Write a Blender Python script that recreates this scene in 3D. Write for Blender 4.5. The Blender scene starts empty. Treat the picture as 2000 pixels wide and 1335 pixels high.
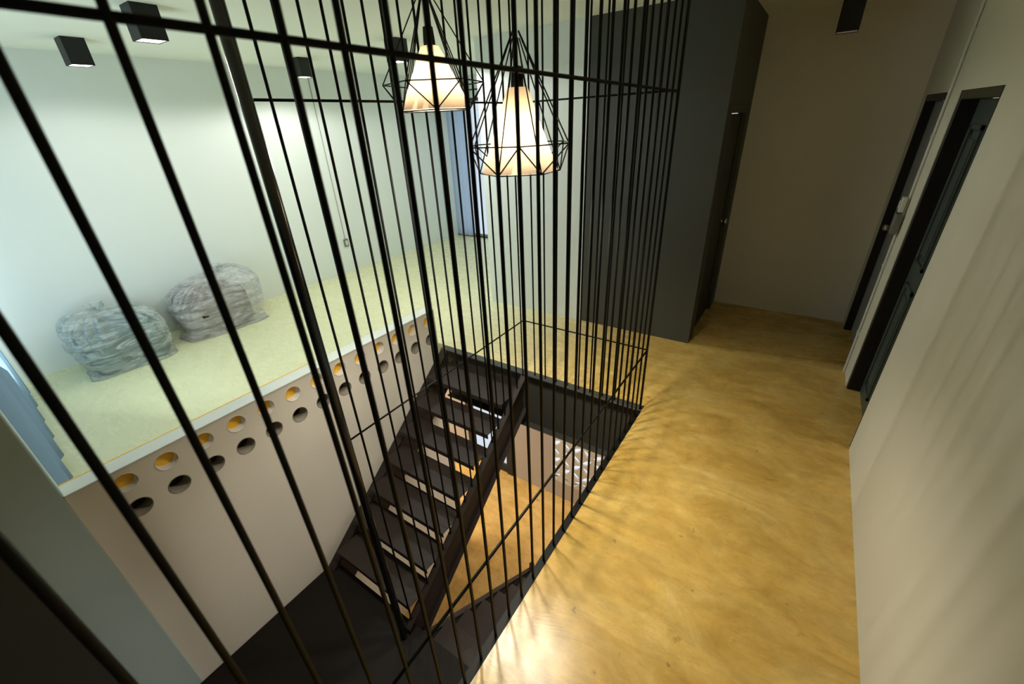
import bpy, bmesh, math, random
from mathutils import Vector, Matrix, noise

random.seed(7)
D = bpy.data
SC = bpy.context.scene
COL = SC.collection

# ------------------------------------------------------------------ helpers
def link(o):
    COL.objects.link(o)
    return o

def obj(name, bm, mat, parent=None, smooth=False):
    bmesh.ops.recalc_face_normals(bm, faces=bm.faces[:])
    me = D.meshes.new(name)
    bm.to_mesh(me)
    bm.free()
    for m in (mat if isinstance(mat, (list, tuple)) else [mat]):
        me.materials.append(m)
    if smooth:
        for p in me.polygons:
            p.use_smooth = True
    o = link(D.objects.new(name, me))
    if parent is not None:
        o.parent = parent
        o.matrix_parent_inverse = Matrix.Translation(-parent.location)
    return o

def tag(o, label, cat, group=None, kind=None):
    o['label'] = label
    o['category'] = cat
    if group: o['group'] = group
    if kind: o['kind'] = kind
    return o

def thing(name, label, cat, loc=(0, 0, 0), group=None, kind=None):
    o = link(D.objects.new(name, None))
    o.empty_display_size = 0.1
    o.location = loc
    return tag(o, label, cat, group, kind)

def box(bm, x0, x1, y0, y1, z0, z1, mi=0):
    vs = [bm.verts.new((x, y, z)) for x in (x0, x1) for y in (y0, y1) for z in (z0, z1)]
    for f in ((0, 1, 3, 2), (4, 6, 7, 5), (0, 4, 5, 1), (2, 3, 7, 6), (0, 2, 6, 4), (1, 5, 7, 3)):
        bm.faces.new([vs[i] for i in f]).material_index = mi

def bevel_all(bm, w, seg=2):
    bmesh.ops.bevel(bm, geom=bm.edges[:], offset=w, segments=seg, affect='EDGES', profile=0.5)

def bbox(x0, x1, y0, y1, z0, z1, w=0.003, seg=2):
    bm = bmesh.new()
    box(bm, x0, x1, y0, y1, z0, z1)
    bevel_all(bm, w, seg)
    return bm

def frame_of(d):
    d = Vector(d).normalized()
    a = Vector((0, 0, 1)) if abs(d.z) < 0.9 else Vector((1, 0, 0))
    u = d.cross(a).normalized()
    return u, d.cross(u).normalized()

def rod(bm, p0, p1, r, n=10, r2=None, cap=True):
    p0, p1 = Vector(p0), Vector(p1)
    u, v = frame_of(p1 - p0)
    r2 = r if r2 is None else r2
    A, B = [], []
    for i in range(n):
        t = 2 * math.pi * i / n
        q = u * math.cos(t) + v * math.sin(t)
        A.append(bm.verts.new(p0 + q * r))
        B.append(bm.verts.new(p1 + q * r2))
    for i in range(n):
        j = (i + 1) % n
        bm.faces.new((A[i], A[j], B[j], B[i]))
    if cap:
        bm.faces.new(A[::-1])
        bm.faces.new(B)

def lathe(bm, prof, c=(0, 0, 0), n=28, axis='z'):
    rings = []
    for r, h in prof:
        ring = []
        for i in range(n):
            t = 2 * math.pi * i / n
            a, b = r * math.cos(t), r * math.sin(t)
            p = (a, b, h) if axis == 'z' else (h, a, b)
            ring.append(bm.verts.new((c[0] + p[0], c[1] + p[1], c[2] + p[2])))
        rings.append(ring)
    for A, B in zip(rings, rings[1:]):
        for i in range(n):
            j = (i + 1) % n
            bm.faces.new((A[i], A[j], B[j], B[i]))
    return rings

def prism(bm, pts, axis, a, b):
    """polygon pts (2-D) in the plane normal to axis, extruded from a to b"""
    def P(p, t):
        return (t, p[0], p[1]) if axis == 'x' else ((p[0], t, p[1]) if axis == 'y' else (p[0], p[1], t))
    A = [bm.verts.new(P(p, a)) for p in pts]
    B = [bm.verts.new(P(p, b)) for p in pts]
    n = len(pts)
    bm.faces.new(A)
    bm.faces.new(B[::-1])
    for i in range(n):
        j = (i + 1) % n
        bm.faces.new((A[i], B[i], B[j], A[j]))

# ------------------------------------------------------------------ materials
def srgb(r, g, b):
    f = lambda c: (c / 255 / 12.92) if c / 255 <= 0.04045 else ((c / 255 + 0.055) / 1.055) ** 2.4
    return (f(r), f(g), f(b), 1)

def new_mat(name):
    m = D.materials.new(name)
    m.use_nodes = True
    nt = m.node_tree
    b = nt.nodes['Principled BSDF']
    return m, nt, b

def N(nt, t, **kw):
    n = nt.nodes.new(t)
    for k, v in kw.items():
        if k in n.inputs.keys():
            n.inputs[k].default_value = v
        else:
            setattr(n, k, v)
    return n

def paint(name, col, rough=0.6, var=0.06, scale=3.0, bump=0.02, bscale=60, metal=0.0, spec=0.4):
    m, nt, b = new_mat(name)
    tc = N(nt, 'ShaderNodeTexCoord')
    nz = N(nt, 'ShaderNodeTexNoise', Scale=scale, Detail=4.0, Roughness=0.6)
    nt.links.new(tc.outputs['Object'], nz.inputs['Vector'])
    mx = N(nt, 'ShaderNodeMix', data_type='RGBA')
    mx.inputs[6].default_value = tuple(c * (1 - var) for c in col[:3]) + (1,)
    mx.inputs[7].default_value = tuple(min(1, c * (1 + var)) for c in col[:3]) + (1,)
    nt.links.new(nz.outputs['Fac'], mx.inputs[0])
    nt.links.new(mx.outputs[2], b.inputs['Base Color'])
    b.inputs['Roughness'].default_value = rough
    b.inputs['Metallic'].default_value = metal
    b.inputs['Specular IOR Level'].default_value = spec
    if bump:
        n2 = N(nt, 'ShaderNodeTexNoise', Scale=bscale, Detail=3.0)
        nt.links.new(tc.outputs['Object'], n2.inputs['Vector'])
        bp = N(nt, 'ShaderNodeBump', Strength=bump, Distance=0.01)
        nt.links.new(n2.outputs['Fac'], bp.inputs['Height'])
        nt.links.new(bp.outputs['Normal'], b.inputs['Normal'])
    return m

def concrete_floor(name, c0, c1, c2, c3, rough=0.24, pale=None):
    """polished yellow cement: cloudy mottling, trowel streaks, small dark pits"""
    m, nt, b = new_mat(name)
    L = nt.links.new
    tc = N(nt, 'ShaderNodeTexCoord')
    mp = N(nt, 'ShaderNodeMapping')
    mp.inputs['Rotation'].default_value = (0, 0, math.radians(24))
    mp.inputs['Scale'].default_value = (1.0, 1.7, 1.0)
    L(tc.outputs['Object'], mp.inputs['Vector'])
    big = N(nt, 'ShaderNodeTexNoise', Scale=1.9, Detail=9.0, Roughness=0.74, Distortion=0.9)
    L(mp.outputs['Vector'], big.inputs['Vector'])
    cr = N(nt, 'ShaderNodeValToRGB')
    e = cr.color_ramp.elements
    e[0].position, e[0].color = 0.27, c0
    e[1].position, e[1].color = 0.74, c3
    for p, c in ((0.44, c1), (0.58, c2)):
        q = e.new(p); q.color = c
    L(big.outputs['Fac'], cr.inputs['Fac'])
    mp2 = N(nt, 'ShaderNodeMapping')
    mp2.inputs['Rotation'].default_value = (0, 0, math.radians(-12))
    mp2.inputs['Scale'].default_value = (1.2, 3.6, 1.0)
    L(tc.outputs['Object'], mp2.inputs['Vector'])
    st = N(nt, 'ShaderNodeTexNoise', Scale=2.2, Detail=6.0, Roughness=0.7)
    L(mp2.outputs['Vector'], st.inputs['Vector'])
    mr = N(nt, 'ShaderNodeMapRange')
    mr.inputs[1].default_value, mr.inputs[2].default_value = 0.3, 0.72
    mr.inputs[3].default_value, mr.inputs[4].default_value = 0.84, 1.13
    L(st.outputs['Fac'], mr.inputs[0])
    mul = N(nt, 'ShaderNodeMix', data_type='RGBA', blend_type='MULTIPLY')
    mul.inputs[0].default_value = 1.0
    L(cr.outputs['Color'], mul.inputs[6])
    L(mr.outputs[0], mul.inputs[7])
    md = N(nt, 'ShaderNodeTexNoise', Scale=7.5, Detail=8.0, Roughness=0.78, Distortion=.6)
    L(tc.outputs['Object'], md.inputs['Vector'])
    mdr = N(nt, 'ShaderNodeMapRange')
    mdr.inputs[1].default_value, mdr.inputs[2].default_value = 0.3, 0.7
    mdr.inputs[3].default_value, mdr.inputs[4].default_value = 0.86, 1.12
    L(md.outputs['Fac'], mdr.inputs[0])
    mul1 = N(nt, 'ShaderNodeMix', data_type='RGBA', blend_type='MULTIPLY'); mul1.inputs[0].default_value = 1.0
    L(mul.outputs[2], mul1.inputs[6]); L(mdr.outputs[0], mul1.inputs[7])
    pit = N(nt, 'ShaderNodeTexNoise', Scale=17.0, Detail=3.0)
    L(tc.outputs['Object'], pit.inputs['Vector'])
    pr = N(nt, 'ShaderNodeMapRange')
    pr.inputs[1].default_value, pr.inputs[2].default_value = 0.25, 0.32
    pr.inputs[3].default_value, pr.inputs[4].default_value = 0.6, 1.0
    L(pit.outputs['Fac'], pr.inputs[0])
    mul2 = N(nt, 'ShaderNodeMix', data_type='RGBA', blend_type='MULTIPLY')
    mul2.inputs[0].default_value = 1.0
    L(mul1.outputs[2], mul2.inputs[6])
    L(pr.outputs[0], mul2.inputs[7])
    col_out = mul2.outputs[2]
    if pale:   # window glare on the left floor painted as a paler tint, fading across the hall
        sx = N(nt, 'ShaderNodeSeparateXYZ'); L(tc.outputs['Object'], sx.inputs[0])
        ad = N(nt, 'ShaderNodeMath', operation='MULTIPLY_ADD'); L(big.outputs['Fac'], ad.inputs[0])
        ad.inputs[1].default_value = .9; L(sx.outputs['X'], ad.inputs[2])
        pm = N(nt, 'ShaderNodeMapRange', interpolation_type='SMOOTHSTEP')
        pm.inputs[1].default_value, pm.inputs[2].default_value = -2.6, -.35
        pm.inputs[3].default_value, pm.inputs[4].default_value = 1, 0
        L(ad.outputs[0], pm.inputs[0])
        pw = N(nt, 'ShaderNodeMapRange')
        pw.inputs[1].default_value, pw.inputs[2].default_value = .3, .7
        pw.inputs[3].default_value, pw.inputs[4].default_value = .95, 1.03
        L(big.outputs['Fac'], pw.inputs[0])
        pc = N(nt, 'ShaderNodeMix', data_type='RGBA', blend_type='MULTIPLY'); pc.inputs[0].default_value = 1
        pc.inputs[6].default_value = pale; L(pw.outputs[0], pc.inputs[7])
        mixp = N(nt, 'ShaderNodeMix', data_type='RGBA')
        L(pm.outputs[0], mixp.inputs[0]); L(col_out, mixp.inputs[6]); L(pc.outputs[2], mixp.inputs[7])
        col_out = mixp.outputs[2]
    L(col_out, b.inputs['Base Color'])
    rr = N(nt, 'ShaderNodeMapRange')
    rr.inputs[3].default_value, rr.inputs[4].default_value = rough - 0.08, rough + 0.14
    L(st.outputs['Fac'], rr.inputs[0])
    L(rr.outputs[0], b.inputs['Roughness'])
    b.inputs['Specular IOR Level'].default_value = 0.5
    bp = N(nt, 'ShaderNodeBump', Strength=0.12, Distance=0.01)
    L(big.outputs['Fac'], bp.inputs['Height'])
    L(bp.outputs['Normal'], b.inputs['Normal'])
    return m

def emit(name, col, s):
    m, nt, b = new_mat(name)
    b.inputs['Base Color'].default_value = col
    b.inputs['Emission Color'].default_value = col
    b.inputs['Emission Strength'].default_value = s
    return m

def cloth(name, col, transl, glow=None):
    m, nt, b = new_mat(name)
    L = nt.links.new
    out = nt.nodes['Material Output']
    b.inputs['Base Color'].default_value = col
    b.inputs['Roughness'].default_value = 0.85
    tr = N(nt, 'ShaderNodeBsdfTranslucent')
    tr.inputs['Color'].default_value = col
    mx = N(nt, 'ShaderNodeMixShader')
    mx.inputs[0].default_value = transl
    L(b.outputs[0], mx.inputs[1]); L(tr.outputs[0], mx.inputs[2])
    tc = N(nt, 'ShaderNodeTexCoord')
    wv = N(nt, 'ShaderNodeTexNoise', Scale=220.0, Detail=1.0)
    L(tc.outputs['Object'], wv.inputs['Vector'])
    bp = N(nt, 'ShaderNodeBump', Strength=0.05, Distance=0.002)
    L(wv.outputs['Fac'], bp.inputs['Height'])
    L(bp.outputs['Normal'], b.inputs['Normal'])
    if glow:
        em = N(nt, 'ShaderNodeEmission', Color=glow[0], Strength=glow[1])
        ad = N(nt, 'ShaderNodeAddShader')
        L(mx.outputs[0], ad.inputs[0]); L(em.outputs[0], ad.inputs[1])
        L(ad.outputs[0], out.inputs['Surface'])
    else:
        L(mx.outputs[0], out.inputs['Surface'])
    return m

M = {}
M['white'] = paint('white_wall_paint', (0.77, 0.82, 0.78, 1), 0.7, 0.03, 1.5)
M['wall_r'] = paint('cream_wall_paint', (0.68, 0.66, 0.55, 1), 0.65, 0.05, 1.2)
M['wall_end'] = paint('drab_wall_paint', (0.80, 0.77, 0.68, 1), 0.7, 0.06, 1.2)
M['beige'] = paint('beige_cement_render', (0.86, 0.83, 0.74, 1), 0.75, 0.07, 1.6, 0.05)
M['lowwall'] = paint('pinkish_lower_wall', (0.42, 0.36, 0.30, 1), 0.75, 0.05, 1.5)
M['darkgrey'] = paint('dark_grey_paint', (0.060, 0.061, 0.051, 1), 0.55, 0.08, 1.5)
M['colgrey'] = paint('daylit_column_paint', (0.47, 0.60, 0.62, 1), 0.6, 0.08, 2.0)  # cool daylight on the column is mixed into this tint
M['ceil'] = paint('ceiling_paint', (0.84, 0.87, 0.76, 1), 0.8, 0.02, 1.0)
M['steel'] = paint('black_painted_steel', (0.0045, 0.0052, 0.005, 1), 0.5, 0.15, 6, 0.0, metal=0.0, spec=0.16)
M['post'] = paint('black_gloss_steel', (0.007, 0.008, 0.0085, 1), 0.22, 0.1, 6, 0.0, spec=0.6)
M['stair'] = paint('brown_black_steel', (0.030, 0.022, 0.019, 1), 0.5, 0.25, 5, 0.03, 30, spec=0.3)
M['landing'] = paint('shaded_landing_plate', (0.008, 0.0055, 0.0045, 1), 0.6, 0.2, 5, 0.02, 30, spec=0.2)  # stair steel darkened, so the landing's low light sits in its colour
M['beam'] = paint('charcoal_beam_steel', (0.050, 0.050, 0.044, 1), 0.5, 0.2, 4, 0.03, 30)
M['black'] = paint('black_door_paint', (0.0055, 0.0055, 0.006, 1), 0.5, 0.1, 4, 0.0)
M['doorgreen'] = paint('dark_green_door_paint', (0.060, 0.080, 0.074, 1), 0.38, 0.2, 3, 0.02, 20)
M['doorgrey'] = paint('light_grey_door_paint', (0.30, 0.32, 0.32, 1), 0.5, 0.05, 3, 0.0)
M['frame'] = paint('olive_black_frame', (0.050, 0.052, 0.034, 1), 0.45, 0.1, 3, 0.0)
M['housing'] = paint('black_lamp_housing', (0.008, 0.008, 0.008, 1), 0.5, 0.1, 4, 0.0)
M['plastic'] = paint('white_plastic', (0.62, 0.64, 0.60, 1), 0.4, 0.02, 4, 0.0)
M['greybox'] = paint('grey_plastic', (0.17, 0.17, 0.15, 1), 0.5, 0.03, 4, 0.0)
M['pipe'] = paint('white_pvc', (0.86, 0.84, 0.78, 1), 0.45, 0.03, 5, 0.0)
M['pipegrey'] = paint('grey_pvc', (0.30, 0.27, 0.22, 1), 0.55, 0.05, 5, 0.0)
M['orange'] = paint('orange_sealed_cement', (1.0, 0.56, 0.05, 1), 0.5, 0.06, 3, 0.0)
M['dark'] = paint('dark_disc_and_sticker', (0.012, 0.010, 0.005, 1), 0.7, 0.1, 5, 0.0)
M['chrome'] = paint('brushed_metal', (0.70, 0.67, 0.60, 1), 0.25, 0.03, 5, 0.0, metal=1.0)
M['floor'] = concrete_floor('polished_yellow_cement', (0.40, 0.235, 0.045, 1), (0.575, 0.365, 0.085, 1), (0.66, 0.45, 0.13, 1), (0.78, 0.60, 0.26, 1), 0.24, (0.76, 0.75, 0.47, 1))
M['floorlow'] = concrete_floor('lower_yellow_cement', (0.50, 0.28, 0.07, 1), (0.66, 0.40, 0.11, 1), (0.74, 0.47, 0.15, 1), (0.80, 0.56, 0.24, 1), 0.35)
M['block'] = paint('beige_block', (0.60, 0.54, 0.45, 1), 0.7, 0.04, 6, 0.03)
M['curtain'] = cloth('blue_grey_curtain', (0.44, 0.58, 0.68, 1), 0.55)
M['sheer'] = cloth('pale_blue_sheer', (0.72, 0.80, 0.90, 1), 0.55)
M['shade'] = cloth('lit_cream_shade', (0.78, 0.71, 0.60, 1), 0.02, ((1.0, 0.62, 0.32, 1), 0.12))
M['led'] = emit('downlight_diffuser', (1.0, 0.95, 0.88, 1), 3.0)
M['ledoff'] = emit('dim_downlight_diffuser', (0.55, 0.5, 0.5, 1), 0.05)
M['bulb'] = emit('warm_bulb', (1.0, 0.82, 0.6, 1), 3.0)

def glass_mat():
    m, nt, b = new_mat('window_glass')
    tr = N(nt, 'ShaderNodeBsdfTransparent'); tr.inputs['Color'].default_value = (.93, .97, 1, 1)
    gl = N(nt, 'ShaderNodeBsdfGlossy'); gl.inputs['Roughness'].default_value = .03
    mx = N(nt, 'ShaderNodeMixShader'); mx.inputs[0].default_value = .07
    nt.links.new(tr.outputs[0], mx.inputs[1]); nt.links.new(gl.outputs[0], mx.inputs[2])
    nt.links.new(mx.outputs[0], nt.nodes['Material Output'].inputs['Surface'])
    return m
M['glass'] = glass_mat()

def film_mat(name, tint, a):
    m, nt, b = new_mat(name)
    L = nt.links.new
    out = nt.nodes['Material Output']
    b.inputs['Base Color'].default_value = tint
    b.inputs['Roughness'].default_value = 0.18
    b.inputs['Specular IOR Level'].default_value = 0.8
    tr = N(nt, 'ShaderNodeBsdfTransparent')
    tr.inputs['Color'].default_value = (0.97, 0.98, 0.98, 1)
    mx = N(nt, 'ShaderNodeMixShader')
    tc = N(nt, 'ShaderNodeTexCoord')
    mp = N(nt, 'ShaderNodeMapping')
    mp.inputs['Scale'].default_value = (2.2, 2.2, 9)
    mp.inputs['Rotation'].default_value = (0.5, 0.3, 0)
    L(tc.outputs['Object'], mp.inputs['Vector'])
    nz = N(nt, 'ShaderNodeTexNoise', Scale=1.6, Detail=5.0, Roughness=0.7, Distortion=1.2)
    L(mp.outputs['Vector'], nz.inputs['Vector'])
    mr = N(nt, 'ShaderNodeMapRange')
    mr.inputs[1].default_value, mr.inputs[2].default_value = 0.38, 0.68
    mr.inputs[3].default_value, mr.inputs[4].default_value = a * 0.5, min(1, a * 1.75)
    L(nz.outputs['Fac'], mr.inputs[0])
    L(mr.outputs[0], mx.inputs[0])
    bp = N(nt, 'ShaderNodeBump', Strength=1.0, Distance=0.06)
    L(nz.outputs['Fac'], bp.inputs['Height'])
    L(bp.outputs['Normal'], b.inputs['Normal'])
    L(tr.outputs[0], mx.inputs[1]); L(b.outputs[0], mx.inputs[2])
    L(mx.outputs[0], out.inputs['Surface'])
    return m
M['film'] = film_mat('clear_plastic_film', (0.84, 0.92, 0.89, 1), 0.38)
M['film2'] = film_mat('clear_plastic_film_warm', (0.90, 0.90, 0.90, 1), 0.38)
M['bundle1'] = paint('grey_green_cloth', (0.06, 0.115, 0.105, 1), 0.85, 0.25, 5, 0.3, 20)
M['bundle2'] = paint('taupe_cloth', (0.20, 0.165, 0.13, 1), 0.85, 0.2, 5, 0.3, 20)

# ------------------------------------------------------------------ setting
H = 2.68            # upper ceiling
LZ = -2.86          # lower floor
XW = -2.693         # face of the stairwell wall
XR = 0.585          # face of the right wall
XE = -0.674         # corridor floor edge over the stairwell
XL = -5.71          # far left wall
YB = 2.633          # far edge of the stairwell
YF = 3.84           # closet front / pale wall

def struct(name, bm, mat, label, cat):
    return tag(obj(name, bm, mat), label, cat, kind='structure')

bm = bmesh.new()
box(bm, XL - .1, -3.60, -.12, 6.55, -.2, 0)
box(bm, -3.60, -2.80, -.12, 6.55, -.2, -.001)
box(bm, -2.80, XE, YB + .03, 5.1, -.2, 0)
box(bm, XE, 1.5, -2.6, 5.1, -.2, 0)
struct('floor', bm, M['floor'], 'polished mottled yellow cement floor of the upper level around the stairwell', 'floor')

bm = bmesh.new()
box(bm, XL - .1, 1.6, -2.6, 6.55, H, H + .12)
struct('ceiling', bm, M['ceil'], 'flat pale ceiling over the landing, the left room and the corridor', 'ceiling')

bm = bmesh.new()
box(bm, XL - .12, XL, -.3, 6.6, -.2, H)
struct('wall_left', bm, M['white'], 'bright white wall of the left room behind the plastic bags', 'wall')

# near wall of the left room with a window opening
bm = bmesh.new()
y0, y1 = -.24, -.12
box(bm, XL, -5.45, y0, y1, 0, H); box(bm, -3.15, -2.90, y0, y1, 0, H)
box(bm, -5.45, -3.15, y0, y1, 2.35, H); box(bm, -5.45, -3.15, y0, y1, 0, .12)
struct('wall_near', bm, M['white'], 'white wall with a curtained window at the near end of the left room', 'wall')

# far wall of the left room with a full height window beside the left wall
bm = bmesh.new()
box(bm, XL, -5.66, 6.45, 6.57, 0, H); box(bm, -3.6, -2.9, 6.45, 6.57, 0, H)
box(bm, -5.66, -3.6, 6.45, 6.57, 2.36, H)
struct('wall_far', bm, M['white'], 'white wall at the far end of the left room holding a tall window', 'wall')

# pale wall beside the closet
bm = bmesh.new()
box(bm, -2.968, -1.765, YF, YF + .12, 0, H)
box(bm, -2.968, -2.85, YF + .12, 6.5, 0, H)
struct('wall_pale', bm, M['white'], 'pale green-white wall section between the far window and the dark grey closet', 'wall')

# dark grey closet volume with a door opening in its right side
bm = bmesh.new()
box(bm, -1.765, -.64, YF, YF + .06, 0, H)
box(bm, -.70, -.64, YF + .06, YF + .10, 0, H)
box(bm, -.70, -.64, YF + .10, 4.84, 2.0, H)
box(bm, -.70, -.64, 4.84, 5.05, 0, H)
struct('wall_closet', bm, M['darkgrey'], 'dark grey closet walls standing beside the corridor', 'wall')

bm = bmesh.new()
box(bm, -.72, 1.5, 5.05, 5.17, 0, H)
struct('wall_end', bm, M['wall_end'], 'drab plain wall closing the far end of the corridor', 'wall')

# right wall with two door openings and a pier
bm = bmesh.new()
box(bm, XR, XR + .14, -2.5, 2.865, 0, H)
box(bm, XR, XR + .14, 2.865, 3.70, 2.0, H)
box(bm, XR, XR + .14, 3.70, 4.0, 0, H)
box(bm, XR, XR + .14, 4.0, 4.90, 2.0, H)
box(bm, XR, XR + .14, 4.90, 5.05, 0, H)
bmesh.ops.remove_doubles(bm, verts=bm.verts[:], dist=1e-5)
struct('wall_right', bm, M['wall_r'], 'long cream right wall of the corridor with two recessed doors', 'wall')

bm = bmesh.new()
box(bm, XE - .03, XR + .1, -2.6, -2.5, -.2, H)
struct('wall_back', bm, M['wall_r'], 'cream wall closing the corridor behind the viewer', 'wall')

bm = bmesh.new()
box(bm, XW - .02, XE, -1.3, -1.2, LZ, H)
box(bm, XE - .03, XE, -2.5, -1.2, -.2, H)
struct('wall_stair_near', bm, M['darkgrey'], 'dark grey wall at the near end of the stairwell', 'wall')

# low stairwell wall with two rows of round holes
HY = [0.161 + 0.1922 * i for i in range(0, 13)]
ZU, ZL, RP = 0.334, 0.153, 0.058
def holed_wall():
    bm = bmesh.new()
    ya, yb, zt = -.05, 2.56, .42
    def quad(y0, y1, z0, z1):
        bm.faces.new([bm.verts.new((XW, y, z)) for y, z in ((y0, z0), (y1, z0), (y1, z1), (y0, z1))])
    def cell(yc, zc, y0, y1, z0, z1, n=32):
        ring = [bm.verts.new((XW, yc + RP * math.cos(2 * math.pi * i / n), zc + RP * math.sin(2 * math.pi * i / n))) for i in range(n)]
        sq = []
        for i in range(n):
            c, s = math.cos(2 * math.pi * i / n), math.sin(2 * math.pi * i / n)
            ty = ((y1 - yc) / c) if c > 1e-9 else (((y0 - yc) / c) if c < -1e-9 else 1e9)
            tz = ((z1 - zc) / s) if s > 1e-9 else (((z0 - zc) / s) if s < -1e-9 else 1e9)
            t = min(ty, tz)
            sq.append(bm.verts.new((XW, yc + c * t, zc + s * t)))
        corners = [(y1, z1), (y0, z1), (y0, z0), (y1, z0)]
        for i in range(n):
            j = (i + 1) % n
            bm.faces.new((ring[i], sq[i], sq[j], ring[j]))
            a, b = sq[i].co, sq[j].co
            for (cy, cz) in corners:
                on = lambda p: abs(p.y - cy) < 1e-6 or abs(p.z - cz) < 1e-6
                if on(a) and on(b) and abs(a.y - b.y) > 1e-6 and abs(a.z - b.z) > 1e-6:
                    if (abs(a.y - cy) < 1e-6) != (abs(b.y - cy) < 1e-6):
                        bm.faces.new((sq[i], bm.verts.new((XW, cy, cz)), sq[j]))
        # hole lining through the wall
        back = [bm.verts.new((XW - .105, v.co.y, v.co.z)) for v in ring]
        for i in range(n):
            j = (i + 1) % n
            bm.faces.new((ring[i], ring[j], back[j], back[i]))
    hw = 0.0961
    zm = (ZU + ZL) / 2
    for yc in HY:
        cell(yc, ZU, yc - hw, yc + hw, zm, zt)
        cell(yc, ZL, yc - hw, yc + hw, ZL - .09, zm)
    y_end = HY[-1] + hw
    y_start = HY[0] - hw
    if y_start > ya: quad(ya, y_start, ZL - .09, zt)
    quad(y_end, yb, ZL - .09, zt)
    quad(ya, yb, LZ, ZL - .09)
    # top ledge, ends
    for (x0, x1, za) in ((XW - .105, XW, zt),):
        bm.faces.new([bm.verts.new(p) for p in ((x0, y_start, za), (x1, y_start, za), (x1, yb, za), (x0, yb, za))])
    bm.faces.new([bm.verts.new(p) for p in ((XW - .105, yb, LZ), (XW, yb, LZ), (XW, yb, zt), (XW - .105, yb, zt))])
    # back face around the upper row (left open at the holes) built as strips
    xb = XW - .105
    def qb(y0, y1, z0, z1):
        bm.faces.new([bm.verts.new((xb, y, z)) for y, z in ((y0, z0), (y1, z0), (y1, z1), (y0, z1))])
    qb(y_start, yb, LZ, ZU - RP); qb(y_start, yb, ZU + RP, zt)
    for i, yc in enumerate(HY):
        nxt = HY[i + 1] - RP if i + 1 < len(HY) else yb
        qb(yc + RP, nxt, ZU - RP, ZU + RP)
    qb(y_start, HY[0] - RP, ZU - RP, ZU + RP)
    bmesh.ops.remove_doubles(bm, verts=bm.verts[:], dist=1e-5)
    return bm
struct('wall_stairwell', holed_wall(), M['beige'], 'low beige stairwell wall pierced by two rows of round holes', 'wall')

bm = bbox(XW - .112, XW + .006, -.05, 2.565, .42, .432, .003)
struct('trim_1', bm, M['white'], 'thin white ledge capping the low holed stairwell wall', 'ledge')
bm = bbox(XW - .126, XW - .1125, -.05, 1.45, .40, .431, .002, 1)
struct('trim_2', bm, M['orange'], 'narrow orange strip along the back edge of the white ledge', 'strip')

# corner column of the stairwell at the near end
bm = bmesh.new()
box(bm, XW - .21, XW, -.275, -.045, LZ, H)
bevel_all(bm, .012, 3)
struct('wall_column', bm, M['colgrey'], 'grey-green square column at the near left corner of the stairwell', 'column')
bm = bmesh.new()
box(bm, XW - .1, XW - .01, -1.25, -.27, LZ, H)
struct('wall_stair_side', bm, M['darkgrey'], 'dark grey wall beside the near left column of the stairwell', 'wall')

# ---- lower level shell
bm = bmesh.new()
box(bm, -6.2, 3.2, -1.3, 4.0, LZ - .1, LZ)
struct('floor_lower', bm, M['floorlow'], 'yellow-brown cement floor of the lower storey seen through the stairwell', 'floor')
PX0, PX1, PZ0, PZ1 = -2.14, -.19, -2.56, -1.21       # breeze block opening
bm = bmesh.new()
box(bm, -2.80, PX0, YF, YF + .1, LZ, -.2)
box(bm, PX0, PX1, YF, YF + .1, LZ, PZ0)
box(bm, PX0, PX1, YF, YF + .1, PZ1, -.2)
box(bm, PX1, 3.2, YF, YF + .1, LZ, -.2)
box(bm, -6.2, -3.62, YF, YF + .1, LZ, -.2)
box(bm, -3.62, -2.80, YF, YF + .1, -.75, -.2)
struct('wall_lower_far', bm, M['lowwall'], 'pinkish wall of the lower storey behind the stairs', 'wall')
bm = bmesh.new()
box(bm, 3.2, 3.3, -1.3, 4.0, LZ, -.2)
struct('wall_lower_right', bm, M['lowwall'], 'pinkish side wall of the lower storey under the corridor', 'wall')
bm = bmesh.new()
box(bm, -6.3, -6.2, -1.3, 4.0, LZ, -.2)
struct('wall_lower_left', bm, M['lowwall'], 'pinkish outer wall of the lower storey under the left room', 'wall')
bm = bmesh.new()
box(bm, XE, 3.3, -1.4, -1.2, LZ, -.2); box(bm, -6.3, -2.9, -1.4, -1.2, LZ, -.2)
struct('wall_lower_near', bm, M['lowwall'], 'pinkish near wall of the lower storey under the upper floor', 'wall')

# lower glass door at the left of the far lower wall
dr = thing('door_4', 'pale glass door in the lower storey glimpsed through the open stair risers', 'door', (-3.2, YF, LZ), kind='structure')
bm = bmesh.new()
for a, b in ((-3.62, -3.55), (-2.90, -2.80)): box(bm, a, b, YF - .02, YF + .08, LZ, -.75)
box(bm, -3.55, -2.90, YF - .02, YF + .08, -.82, -.75); box(bm, -3.55, -2.90, YF, YF + .06, LZ, LZ + .1)
obj('door_frame', bm, M['black'], dr)
bm = bmesh.new(); box(bm, -3.55, -2.90, YF + .03, YF + .036, LZ + .1, -.82)
obj('pane', bm, M['glass'], dr)

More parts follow.
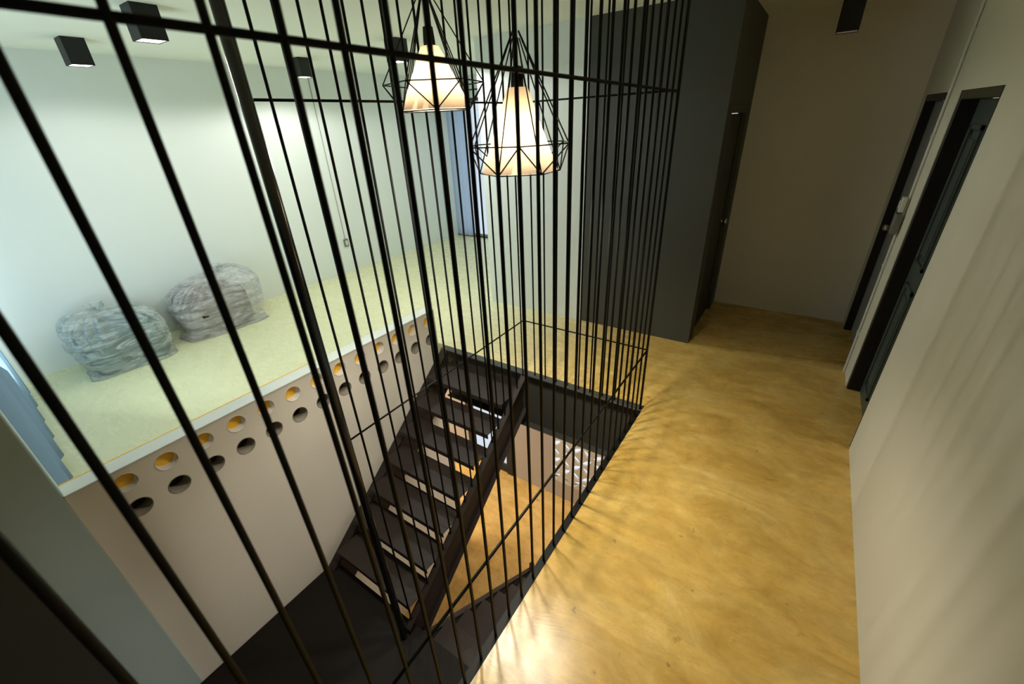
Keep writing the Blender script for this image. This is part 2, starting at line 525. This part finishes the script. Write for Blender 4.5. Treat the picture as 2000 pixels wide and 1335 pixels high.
# breeze block panel
bm = bmesh.new()
cs = .15
nx, nz = int(round((PX1 - PX0) / cs)), int(round((PZ1 - PZ0) / cs))
yb0, yb1 = YF + .005, YF + .035
for i in range(nx):
    for k in range(nz):
        cx, cz = PX0 + (i + .5) * cs, PZ0 + (k + .5) * cs
        h = cs / 2
        # frame of the block with a lens shaped opening across its diagonal
        n = 10
        s = 1 if (i + k) % 2 == 0 else -1
        up, lo = [], []
        for j in range(n + 1):
            t = j / n * 2 - 1
            w = .42 * h * (1 - t * t)
            px, pz = t * h * .86, s * t * h * .86
            nxv, nzv = -s * .7071, .7071
            up.append((cx + px + nxv * w, cz + pz + nzv * w))
            lo.append((cx + px - nxv * w, cz + pz - nzv * w))
        corner_up = [(cx + h, cz + s * h)] + [(cx - s * h * 1.0, cz + h)] + [(cx - h, cz - s * h)]
        corner_lo = [(cx + h, cz + s * h)] + [(cx + s * h, cz - h)] + [(cx - h, cz - s * h)]
        prism(bm, up + corner_up, 'y', yb0, yb1)
        prism(bm, lo + corner_lo, 'y', yb0, yb1)
tag(obj('breeze_block_panel', bm, M['block']), 'beige pierced breeze block screen in the lower storey wall seen under the steel beam', 'breeze block screen')

# ---- edge beam and edge angle of the stairwell
bm = bmesh.new()
box(bm, XW + .0, XE, YB + .018, YB + .026, -.562, -.012)
box(bm, XW + .0, XE, YB - .045, YB + .03, -.012, .002)
box(bm, XW + .0, XE, YB - .045, YB + .026, -.574, -.562)
bevel_all(bm, .0025, 1)
tag(obj('edge_beam', bm, M['beam']), 'dark steel channel beam across the far edge of the stairwell', 'beam')
bm = bmesh.new()
box(bm, XE - .038, XE, -1.2, YB - .045, -.008, .002)
box(bm, XE - .008, XE - .0005, -1.2, YB - .045, -.2, -.008)
tag(obj('edge_angle', bm, M['steel']), 'thin dark steel angle along the corridor edge of the stairwell', 'steel edging')

# ------------------------------------------------------------------ staircase
st = thing('staircase', 'dark steel open-riser staircase with a turning landing inside the rod cage', 'staircase', (-2.2, 1.0, -1.335))
RUN, RISE = .212, .1695
Y1, Z1 = 1.0, -1.157
for k in range(7):
    yk, zk = Y1 + RUN * k, Z1 + RISE * k
    bm = bmesh.new()
    yb_ = yk + RUN + .022 if k < 6 else YB + .01
    box(bm, XW + .088, -1.742, yk, yb_, zk - .006, zk)
    box(bm, XW + .088, -1.742, yk, yk + .006, zk - .045, zk - .006)
    box(bm, XW + .088, -1.742, yb_ - .006, yb_, zk - .012, zk - .006)
    bevel_all(bm, .002, 1)
    obj('tread', bm, M['stair'], st)
# upper stringers
def stringer(name, x0, x1, y0, z0, y1, z1, dep, side):
    """channel: web x0..x0+.008 (or at x1), flanges top and bottom"""
    bm = bmesh.new()
    s = (z1 - z0) / (y1 - y0)
    w0, w1 = (x0, x0 + .01) if side < 0 else (x1 - .01, x1)
    prism(bm, [(y0, z0), (y1, z1), (y1, z1 - dep), (y0, z0 - dep)], 'x', w0, w1)
    f = .012
    prism(bm, [(y0, z0), (y1, z1), (y1, z1 - f), (y0, z0 - f)], 'x', x0, x1)
    prism(bm, [(y0, z0 - dep + f), (y1, z1 - dep + f), (y1, z1 - dep), (y0, z0 - dep)], 'x', x0, x1)
    return obj(name, bm, M['stair'], st)
stringer('stringer', -1.742, -1.690, .93, -1.285, YB - .045, -.012, .36, -1)
stringer('stringer', XW + .002, XW + .088, .93, -1.335, YB - .045, -.012, .36, 1)
# landing
bm = bmesh.new()
box(bm, XW + .004, XE - .04, -1.19, 1.0, -1.343, -1.335)
box(bm, XW + .004, XE - .04, .99, 1.0, -1.56, -1.343)
box(bm, XW + .004, XE - .04, -1.19, -1.18, -1.56, -1.343)
box(bm, XW + .004, XW + .012, -1.19, 1.0, -1.56, -1.343)
obj('landing', bm, M['landing'], st)
# lower flight, descending away under the corridor edge
for j in range(1, 9):
    y_, z_ = 1.0 + RUN * (j - 1) - .02, -1.335 - RISE * j
    bm = bmesh.new()
    box(bm, -1.62, XE - .06, y_, y_ + RUN + .03, z_ - .006, z_)
    box(bm, -1.62, XE - .06, y_ + RUN + .024, y_ + RUN + .03, z_ - .045, z_ - .006)
    box(bm, -1.62, XE - .06, y_, y_ + .006, z_, z_ + RISE - .05)
    bevel_all(bm, .002, 1)
    obj('tread', bm, M['stair'], st)
stringer('stringer', -1.66, -1.61, .93, -1.335, 2.47, -2.47, .30, 1)
stringer('stringer', XE - .06, XE - .012, .93, -1.335, 2.47, -2.47, .30, -1)
bm = bmesh.new(); rod(bm, (-1.634, 2.49, LZ), (-1.634, 2.49, -2.42), .03, 16)
obj('newel_post', bm, M['stair'], st, True)

# ------------------------------------------------------------------ rod cage
RX, RL, RYF = -.690, -1.722, YB - .012
cg = thing('rod_cage', 'tall black steel rod cage enclosing the stairwell from floor to ceiling', 'rod screen', (-1.2, 1.3, 0))
rr = .0062
ys = [.027 + .1031 * i for i in range(-3, 26)]
def rod_part(p0, p1, r=rr):
    bm = bmesh.new(); rod(bm, p0, p1, r, 10)
    return obj('rod', bm, M['steel'], cg, True)
for y in ys:
    rod_part((RX, y, .002), (RX, y, H))
rod_part((RX, RYF, .002), (RX, RYF, H))
def ztop(y):
    return -.012 + (y - (YB - .045)) * (1.273 / (YB - .045 - .93))
for i in range(17):
    y = .983 + .1003 * i
    rod_part((RL, y, min(0, ztop(y)) - .006), (RL, y, H))
rod_part((RL, RYF, 0), (RL, RYF, H))
for i in range(9):
    x = RL + (i + 1) * (RX - RL) / 10
    rod_part((x, RYF, 0), (x, RYF, H))
def rail(p0, p1, r=.0062):
    bm = bmesh.new(); rod(bm, p0, p1, r, 10)
    obj('rail', bm, M['steel'], cg, True)
for z in (.503, 2.064):
    rail((RX, -.35, z + (.015 if z > 1 else 0)), (RX, RYF, z - (.006 if z > 1 else 0)))
    rail((RL, .9, z), (RL, RYF, z), .0055)
    rail((RL, RYF, z), (RX, RYF, z), .0055)
bm = bmesh.new(); rod(bm, (RL, .893, -1.335), (RL, .893, H), .0235, 28)
obj('post', bm, M['post'], cg, True)

# ------------------------------------------------------------------ pipe sleeves
ORD = ['first', 'second', 'third', 'fourth', 'fifth', 'sixth', 'seventh', 'eighth', 'ninth', 'tenth', 'eleventh', 'twelfth', 'thirteenth', 'fourteenth']
def sleeve(loc, name, mat, cap, dep):
    t = link(D.objects.new(name, None)); t.empty_display_size = .05
    t.location = loc
    bm = bmesh.new()
    ro, ri, ln = RP - .0005, RP - .0045, .104
    lathe(bm, [(ri, -ln), (ri, .0015), (ro, .0015), (ro, -ln), (ri, -ln)], loc, 32, 'x')
    obj('sleeve', bm, mat, t, True)
    if cap is not None:
        bm = bmesh.new()
        R = lathe(bm, [(ri, -dep), (ri * .5, -dep), (.001, -dep)], loc, 32, 'x')
        obj('end_disc', bm, cap, t)  # added disc, coloured like the view through the open pipe
    return t
def dup(root, loc):
    r = root.copy(); COL.objects.link(r); r.location = loc
    for ch in list(root.children):
        c = ch.copy(); COL.objects.link(c); c.parent = r
        c.matrix_parent_inverse = ch.matrix_parent_inverse.copy()
    return r
u0 = sleeve((XW, HY[0], ZU), 'vent_pipe', M['pipe'], M['orange'], .06)
l0 = sleeve((XW, HY[0], ZL), 'vent_pipe', M['pipegrey'], M['dark'], .1)  # dark disc paints the darkness seen beyond the hole
for i, y in enumerate(HY):
    a = u0 if i == 0 else dup(u0, (XW, y, ZU))
    tag(a, f'white orange-ended pipe sleeve, {ORD[i]} from the column in the upper wall row', 'pipe sleeve', 'white pipe sleeves in the upper row')
    b = l0 if i == 0 else dup(l0, (XW, y, ZL))
    tag(b, f'grey dark-ended pipe sleeve, {ORD[i]} from the column in the lower wall row', 'pipe sleeve', 'grey pipe sleeves in the lower row')

# ------------------------------------------------------------------ doors
# door in the closet side
d3 = thing('door_3', 'black narrow door in the side of the dark grey closet', 'door', (-.67, 4.4, 0), kind='structure')
bm = bmesh.new()
box(bm, -.705, -.632, YF + .10, YF + .16, 0, 2.0); box(bm, -.705, -.632, 4.78, 4.84, 0, 2.0); box(bm, -.705, -.632, YF + .16, 4.78, 1.94, 2.0)
bevel_all(bm, .004, 1); obj('door_frame', bm, M['darkgrey'], d3)
obj('door_leaf', bbox(-.70, -.665, YF + .165, 4.775, .006, 1.935, .003), M['black'], d3)
bm = bmesh.new(); lathe(bm, [(.001, .052), (.02, .05), (.027, .036), (.022, .02), (.011, .012), (.011, 0), (.024, 0), (.024, -.003)], (-.663, 4.68, .99), 20, 'x')
obj('knob', bm, M['chrome'], d3, True)

def panel_door(x, y0, y1, z1, mat):
    bm = bmesh.new()
    box(bm, x, x + .036, y0, y1, .006, z1)
    w = y1 - y0
    for (a, b) in ((.12, .92), (1.05, z1 - .12)):
        for (c, d) in ((y0 + .09, y0 + w / 2 - .04), (y0 + w / 2 + .04, y1 - .09)):
            # raised moulding and field of each panel
            for (e, g) in ((0, .012), (.03, .004)):
                box(bm, x - g, x, c + e, c + e + .022, a + e, b - e); box(bm, x - g, x, d - e - .022, d - e, a + e, b - e)
                box(bm, x - g, x, c + e, d - e, a + e, a + e + .022); box(bm, x - g, x, c + e, d - e, b - e - .022, b - e)
            box(bm, x - .007, x, c + .07, d - .07, a + .07, b - .07)
    return bm
d1 = thing('door_1', 'dark green panelled door recessed in the near part of the right wall', 'door', (XR + .07, 3.28, 0), kind='structure')
XD = XR + .085
bm = bmesh.new()
box(bm, XR + .004, XD + .05, 3.66, 3.70, 0, 2.0); box(bm, XR + .004, XD + .05, 2.865, 2.905, 0, 2.0); box(bm, XR + .004, XD + .05, 2.905, 3.66, 1.955, 2.0, 1)
bevel_all(bm, .003, 1); obj('door_frame', bm, [M['black'], M['frame']], d1)  # lighter material on the header paints the light it catches
obj('door_leaf', panel_door(XD, 2.908, 3.657, 1.952, None), M['doorgreen'], d1)
def knob_x(x, y, z):
    bm = bmesh.new()
    lathe(bm, [(.001, -.056), (.02, -.054), (.028, -.038), (.022, -.022), (.011, -.014), (.011, 0), (.026, 0), (.026, .004)], (x, y, z), 20, 'x')
    return bm
obj('knob', knob_x(XD - .002, 3.0, .975), M['chrome'], d1, True)
d2 = thing('door_2', 'light grey door in a black frame at the far end of the right wall', 'door', (XR + .07, 4.45, 0), kind='structure')
bm = bmesh.new()
X2 = XR + .062
box(bm, XR + .003, X2 + .04, 4.86, 4.90, 0, 2.0); box(bm, XR + .003, X2 + .04, 4.0, 4.04, 0, 2.0); box(bm, XR + .003, X2 + .04, 4.04, 4.86, 1.955, 2.0)
bevel_all(bm, .003, 1); obj('door_frame', bm, M['black'], d2)
obj('door_leaf', bbox(X2, X2 + .036, 4.043, 4.857, .006, 1.952, .003), M['doorgrey'], d2)
obj('knob', knob_x(X2, 4.74, 1.02), M['chrome'], d2, True)

# conduit, switch, junction box on the pier
bm = bmesh.new()
rod(bm, (XR - .009, 3.955, 0), (XR - .009, 3.955, H), .008, 12)
for z in (.35, .9, 1.75, 2.3): box(bm, XR - .02, XR, 3.94, 3.97, z, z + .018)
tag(obj('conduit_pipe', bm, M['plastic']), 'thin white conduit pipe running up the pier between the two right doors', 'conduit')
sw = thing('wall_switch', 'small white switch box fixed on the conduit of the pier', 'switch', (XR - .02, 3.97, 1.33))
obj('switch_box', bbox(XR - .045, XR - .018, 3.925, 3.985, 1.285, 1.385, .006, 2), M['plastic'], sw)
obj('rocker', bbox(XR - .052, XR - .045, 3.94, 3.97, 1.31, 1.36, .003, 1), M['plastic'], sw)
tag(obj('junction_box', bbox(XR - .05, XR - .017, 3.905, 3.995, 1.14, 1.275, .004), M['greybox']), 'grey junction box under the white switch on the pier', 'junction box')

# ------------------------------------------------------------------ windows and curtains
w1 = thing('window_1', 'tall bright window at the far end of the left room', 'window', (-4.6, 6.5, 0), kind='structure')
bm = bmesh.new()
for a in (-5.66, -4.68, -3.65): box(bm, a, a + .05, 6.47, 6.52, .02, 2.36)
box(bm, -5.66, -3.6, 6.47, 6.52, 2.31, 2.36); box(bm, -5.70, -3.6, 6.40, 6.53, 0, .035)
obj('window_frame', bm, M['frame'], w1)
bm = bmesh.new(); box(bm, -5.61, -3.65, 6.49, 6.496, .035, 2.31)
obj('pane', bm, M['glass'], w1)
w2 = thing('window_2', 'window behind the blue-grey curtain in the near wall', 'window', (-4.3, -.2, 0), kind='structure')
bm = bmesh.new()
for a in (-5.45, -4.33, -3.2): box(bm, a, a + .05, -.21, -.16, .12, 2.35)
box(bm, -5.45, -3.15, -.21, -.16, 2.3, 2.35); box(bm, -5.45, -3.15, -.21, -.16, .12, .17)
obj('window_frame', bm, M['frame'], w2)
bm = bmesh.new(); box(bm, -5.40, -3.20, -.19, -.184, .17, 2.3)
obj('pane', bm, M['glass'], w2)

def curtain(name, x0, x1, y, z0, z1, amp, waves, mat, seed, hem=0.0, y1=None):
    rnd = random.Random(seed)
    bm = bmesh.new()
    n, m = waves * 12, 14
    ph = [rnd.uniform(-.5, .5) for _ in range(waves + 2)]
    rows = []
    for k in range(m + 1):
        v = k / m
        row = []
        for i in range(n + 1):
            u = i / n
            w = u * waves
            a = amp * (1 + .35 * ph[int(w)]) * (0.75 + .25 * (1 - v))
            yy = y + ((y1 - y) * u if y1 is not None else 0) + a * math.sin(2 * math.pi * w + ph[int(w)] * .3 * v)
            xx = x0 + (x1 - x0) * u + .25 * amp * math.sin(4 * math.pi * w)
            row.append(bm.verts.new((xx, yy, z0 + (z1 - z0) * v + (hem * math.sin(2 * math.pi * w) if k == 0 else 0))))
        rows.append(row)
    for A, B in zip(rows, rows[1:]):
        for i in range(n):
            bm.faces.new((A[i], A[i + 1], B[i + 1], B[i]))
    bmesh.ops.solidify(bm, geom=bm.faces[:], thickness=.002)
    return bm
c1 = thing('curtain', 'blue-grey floor-length curtain gathered beside the near left column', 'curtain', (-4.4, 0, 0))
obj('drape', curtain('drape', -5.45, -3.0, .085, .012, 2.45, .052, 7, M['curtain'], 3, 0, -.055), M['curtain'], c1, True)
bm = bmesh.new(); rod(bm, (-5.5, .075, 2.47), (-2.98, -.055, 2.47), .012, 14)
obj('curtain_rod', bm, M['frame'], c1, True)
c2 = thing('sheer_curtain', 'pale blue sheer curtain hanging in front of the tall far window', 'curtain', (-5.1, 6.36, 0))
obj('drape', curtain('drape', -5.66, -5.22, 6.36, .03, 2.45, .03, 4, M['sheer'], 9), M['sheer'], c2, True)
bm = bmesh.new(); rod(bm, (-5.69, 6.36, 2.47), (-3.6, 6.36, 2.47), .012, 14)
obj('curtain_rod', bm, M['frame'], c2, True)

# socket and cable on the left wall
bm = bmesh.new()
rod(bm, (XL + .004, 3.83, .50), (XL + .004, 3.83, H), .0035, 8)
tag(obj('wall_cable', bm, M['greybox']), 'thin grey cable running down the white left wall to the socket', 'cable')
sk = thing('wall_socket', 'small grey socket box low on the white left wall', 'socket', (XL, 3.83, .44))
obj('socket_box', bbox(XL, XL + .03, 3.795, 3.865, .39, .50, .004), M['greybox'], sk)
obj('socket_face', bbox(XL + .03, XL + .034, 3.808, 3.852, .41, .48, .002, 1), M['plastic'], sk)

# ------------------------------------------------------------------ ceiling downlights
def downlight(x, y, label, h=.18, w=.145, lit=True, wz=None):
    t = thing('downlight', label, 'ceiling light', (x, y, H - h), 'box downlights on the ceiling')
    hw = w / 2
    bm = bmesh.new()
    z0 = H - h
    th = .006
    box(bm, x - hw, x - hw + th, y - hw, y + hw, z0, H); box(bm, x + hw - th, x + hw, y - hw, y + hw, z0, H)
    box(bm, x - hw + th, x + hw - th, y - hw, y - hw + th, z0, H); box(bm, x - hw + th, x + hw - th, y + hw - th, y + hw, z0, H)
    obj('housing', bm, M['housing'], t)
    bm = bmesh.new(); box(bm, x - hw + th, x + hw - th, y - hw + th, y + hw - th, z0 + .004, z0 + .012)
    obj('diffuser', bm, M['led'] if lit else M['ledoff'], t)
    return t
downlight(-5.0, 1.385, 'black box downlight on the ceiling above the green-grey plastic bag')
downlight(-3.62, 1.40, 'black box downlight at the top edge beside the cage rods, nearest of the lit ones')
downlight(-4.95, 3.275, 'black box downlight above the wall cable on the left side')
downlight(-3.47, 3.31, 'black box downlight partly hidden by the small hung pendant lamp')
downlight(-.035, 4.62, 'unlit black box downlight on the dark corridor ceiling', .24, .14, False)

# ------------------------------------------------------------------ pendant lamps
def pendant(c, ztop, zring, zbot, R1, label, rot, top=.37):
    t = thing('pendant_lamp', label, 'pendant lamp', (c[0], c[1], H), 'diamond wire pendant lamps in the stairwell')
    R2 = R1 * .76
    rw = .0027
    P = lambda r, a, z: Vector((c[0] + r * math.cos(a), c[1] + r * math.sin(a), z))
    A = [rot + i * math.pi / 3 for i in range(6)]
    B = [rot + (i + .5) * math.pi / 3 for i in range(6)]
    bm = bmesh.new()
    for i in range(6):
        j = (i + 1) % 6
        rod(bm, P(.012, A[i], ztop), P(R1, A[i], zring), rw, 6)
        rod(bm, P(R1, A[i], zring), P(R1, A[j], zring), rw, 6)
        rod(bm, P(R1, A[i], zring), P(R2, B[i], zbot), rw, 6)
        rod(bm, P(R1, A[j], zring), P(R2, B[i], zbot), rw, 6)
        rod(bm, P(R2, B[i], zbot), P(R2, B[j], zbot), rw, 6)
        rod(bm, P(.012, B[i], ztop - .02), P(R2, B[i], zbot), rw * .9, 6)
    obj('wire_frame', bm, M['steel'], t)
    bm = bmesh.new()
    rs = R2 * .93
    zs = zbot + .004
    zt = ztop - (ztop - zbot) * top
    n = 36
    rings = lathe(bm, [(rs, zs), (rs * .80, zs + (zt - zs) * .27), (rs * .55, zs + (zt - zs) * .6), (.038, zt)], (c[0], c[1], 0), n)
    bmesh.ops.solidify(bm, geom=bm.faces[:], thickness=.0015)
    obj('lamp_shade', bm, M['shade'], t, True)
    bm = bmesh.new()
    lathe(bm, [(.001, zt + .07), (.02, zt + .065), (.024, zt + .02), (.024, zt - .006), (.014, zt - .012), (.001, zt - .012)], (c[0], c[1], 0), 18)
    obj('lamp_socket', bm, M['steel'], t, True)
    bm = bmesh.new()
    zb = zs + .13
    lathe(bm, [(.011, zb - .004), (.02, zb + .004), (.024, zb + .014), (.022, zb + .028), (.013, zb + .04), (.012, zt - .006)], (c[0], c[1], 0), 18)
    obj('bulb', bm, M['bulb'], t, True)
    bm = bmesh.new(); rod(bm, (c[0], c[1], zt + .06), (c[0], c[1], H - .02), .0035, 8)
    obj('cord', bm, M['steel'], t, True)
    bm = bmesh.new(); lathe(bm, [(.001, H - .03), (.045, H - .026), (.05, H - .004), (.05, H)], (c[0], c[1], 0), 24)
    obj('ceiling_rose', bm, M['steel'], t, True)
    return zs
LB, LS = (-.985, 1.515), (-1.425, 1.545)
zb1 = pendant(LB, 2.235, 1.875, 1.775, .212, 'lower hung diamond wire pendant lamp with a glowing cream cone shade', math.radians(-57))
zb2 = pendant(LS, 2.43, 2.112, 2.012, .212, 'higher hung diamond wire pendant lamp with a glowing cream cone shade', math.radians(-17), .45)

# ------------------------------------------------------------------ plastic bags
def blob(cx, cy, sx, sy, h, seed, e=.5, cols=40, rows=22, wr=.03, pleat=0.0, npl=17, gx=0.0, gy=0.0, flare=0.0, slump=0.0):
    """soft sack on the floor: rounded-box body, gathered crown with pleats running to the knot at (gx, gy)"""
    bm = bmesh.new()
    R = []
    rnd = random.Random(seed)
    phs = [rnd.uniform(0, 6.28) for _ in range(4)]
    for k in range(rows + 1):
        v = k / rows
        if v < .6:
            t = v / .6
            z, s, g = h * .62 * t, 1 - .07 * (1 - t) ** 2 + .035 * math.sin(t * 3.0), 0
        else:
            t = (v - .6) / .4
            z, s, g = h * (.62 + .38 * math.sin(t * math.pi / 2)), max(.015, math.cos(t * math.pi / 2) ** .62), t
        ring = []
        for i in range(cols):
            a = 2 * math.pi * i / cols
            c, n_ = math.cos(a), math.sin(a)
            px = math.copysign(abs(c) ** e, c) * sx
            py = math.copysign(abs(n_) ** e, n_) * sy
            d = noise.fractal(Vector((px * 4 + seed, py * 4, z * 4)), 1.0, 2.0, 3) * wr
            up = min(1, max(0, (v - .35) / .4))
            rid = abs(math.sin(npl * a * .5 + phs[0] + 1.3 * noise.noise(Vector((c * 2, n_ * 2, seed)))))
            d += pleat * up * (rid ** .6 - .5) * (1 - .6 * g)
            d += pleat * .5 * (1 - up) * math.sin(z * 42 + 3 * noise.noise(Vector((px * 3, py * 3, seed))) + phs[1]) * max(0, noise.noise(Vector((a * .8, z * 3, seed + 4))))
            f = s * (1 + d / max(sx, sy))
            fl = 1 + flare * max(0, 1 - z / (h * .16)) ** 2 * (1 + .8 * math.sin(3 * a + phs[2]))
            ring.append(bm.verts.new((cx + px * f * fl + gx * g, cy + py * f * fl + gy * g,
                                      max(.002, z + d * .5 * min(1, v * 3) - slump * g * n_))))
        R.append(ring)
    for A, B in zip(R, R[1:]):
        for i in range(cols):
            j = (i + 1) % cols
            bm.faces.new((A[i], A[j], B[j], B[i]))
    bm.faces.new(R[0][::-1]); bm.faces.new(R[-1])
    return bm
def knot(cx, cy, z, s, seed):
    rnd = random.Random(seed)
    bm = bmesh.new()
    n = 18
    prof = [(.035 * s, -.03), (.018 * s, .0), (.022 * s, .02), (.06 * s, .06), (.085 * s, .10)]
    R = []
    for k, (r, dz) in enumerate(prof):
        R.append([bm.verts.new((cx + r * (1 + .45 * math.sin(5 * 2 * math.pi * i / n + k)) * math.cos(2 * math.pi * i / n),
                                cy + r * (1 + .45 * math.sin(5 * 2 * math.pi * i / n + k)) * math.sin(2 * math.pi * i / n),
                                z + dz * s + rnd.uniform(-.008, .008))) for i in range(n)])
    for A, B in zip(R, R[1:]):
        for i in range(n):
            j = (i + 1) % n
            bm.faces.new((A[i], A[j], B[j], B[i]))
    return bm
b1 = thing('plastic_bag', 'clear plastic bag of grey-green bedding on the floor against the white wall', 'plastic bag', (-5.36, .9, 0), 'plastic bags by the left wall')
obj('bedding', blob(-5.34, .86, .275, .31, .45, 2, .5, 48, 24, .03), M['bundle1'], b1, True)
obj('plastic_film', blob(-5.33, .86, .315, .355, .55, 5, .56, 120, 44, .03, .07, 21, -.04, -.05, .07, .03), M['film'], b1, True)
obj('knot', knot(-5.37, .81, .545, .7, 4), M['film'], b1, True)
b2 = thing('plastic_bag', 'clear plastic bag of taupe bedding with a loose white corner, beside the grey-green bag', 'plastic bag', (-5.34, 1.75, 0), 'plastic bags by the left wall')
obj('bedding', blob(-5.375, 1.72, .25, .34, .52, 8, .45, 48, 24, .025), M['bundle2'], b2, True)
obj('plastic_film', blob(-5.36, 1.78, .285, .42, .61, 11, .5, 120, 44, .03, .075, 23, -.03, .12, .09, -.05), M['film2'], b2, True)
obj('knot', knot(-5.39, 1.91, .61, .7, 6), M['film2'], b2, True)
bm = bmesh.new()
box(bm, -5.074, -5.07, 1.50, 1.56, .245, .275)
obj('label_sticker', bm, M['dark'], b2)

# ------------------------------------------------------------------ lights
def area(name, loc, rot, sx, sy, power, col):
    l = D.lights.new(name, 'AREA'); l.shape = 'RECTANGLE'; l.size, l.size_y = sx, sy
    l.energy, l.color = power, col
    o = link(D.objects.new(name, l)); o.location = loc; o.rotation_euler = rot
    return o
def point(name, loc, power, col, r=.03):
    l = D.lights.new(name, 'POINT'); l.energy, l.color, l.shadow_soft_size = power, col, r
    o = link(D.objects.new(name, l)); o.location = loc
    return o
def spot(name, loc, power, col, ang, blend=.4, r=.06):
    l = D.lights.new(name, 'SPOT'); l.energy, l.color, l.shadow_soft_size = power, col, r
    l.spot_size, l.spot_blend = math.radians(ang), blend
    o = link(D.objects.new(name, l)); o.location = loc
    return o
R90 = math.pi / 2
area('daylight_near_window', (-4.25, -.28, 1.3), (R90 + math.radians(26), 0, math.radians(24)), 2.1, 2.0, 43, (.86, .98, 1.0))
for x, y, p in ((-5.0, 1.385, 5), (-3.62, 1.40, 22), (-4.95, 3.275, 24), (-3.47, 3.31, 72)):
    spot('downlight_beam', (x, y, H - .185), p, (1.0, .99, .94), 163 if x < -4 else 174, .4 if x < -4 else .15)
for c, zb, p, ang in ((LB, zb1, 54, 132), (LS, zb2, 58, 86)):
    point('pendant_bulb', (c[0], c[1], zb + .10), 4.5, (1.0, .86, .66), .035)
    spot('pendant_beam', (c[0], c[1], zb + .055), p, (1.0, .91, .76), ang, .5, .09)
area('lower_room_fill_far', (-1.7, 3.2, -.24), (0, 0, 0), .5, .5, 9, (1.0, .90, .74))  # this and the next two are unseen fills added for the lower storey
area('lower_room_fill', (.9, 2.2, -.24), (0, 0, 0), 1.2, 1.2, 20, (1.0, .90, .74))
area('lower_room_fill_left', (-4.4, 1.6, -.24), (0, 0, 0), 1.4, 1.4, 75, (1.0, .92, .80))

w = D.worlds.new('daylight_sky'); SC.world = w; w.use_nodes = True
bg = w.node_tree.nodes['Background']
bg.inputs['Color'].default_value = (.86, .93, 1.0, 1); bg.inputs['Strength'].default_value = 0.6

# ------------------------------------------------------------------ camera
cam = D.cameras.new('camera')
cam.sensor_width = 36.0
cam.lens = 815.175 / 2000 * 36
cam.clip_start = .02
yaw, pitch, roll = map(math.radians, (35.14106, 27.64548, -2.87885))
f0 = Vector((-math.sin(yaw), math.cos(yaw), 0)); r0 = Vector((math.cos(yaw), math.sin(yaw), 0)); uz = Vector((0, 0, 1))
fw = f0 * math.cos(pitch) - uz * math.sin(pitch)
up = uz * math.cos(pitch) + f0 * math.sin(pitch)
ri = r0 * math.cos(roll) + up * math.sin(roll)
up = up * math.cos(roll) - r0 * math.sin(roll)
co = link(D.objects.new('camera', cam))
co.matrix_world = Matrix(((ri.x, up.x, -fw.x, 0), (ri.y, up.y, -fw.y, 0), (ri.z, up.z, -fw.z, 1.95), (0, 0, 0, 1)))
cam.dof.use_dof = True
cam.dof.focus_distance = 2.3
cam.dof.aperture_fstop = 2.4
SC.camera = co

SC.view_settings.view_transform = 'Standard'
SC.view_settings.look = 'None'
SC.view_settings.gamma = 1
SC.view_settings.exposure = 0.64
SC.view_settings.use_curve_mapping = False
SC.cycles.use_denoising = True
SC.cycles.max_bounces = 10
SC.cycles.diffuse_bounces = 5
SC.cycles.transparent_max_bounces = 12
SC.cycles.sample_clamp_indirect = 8
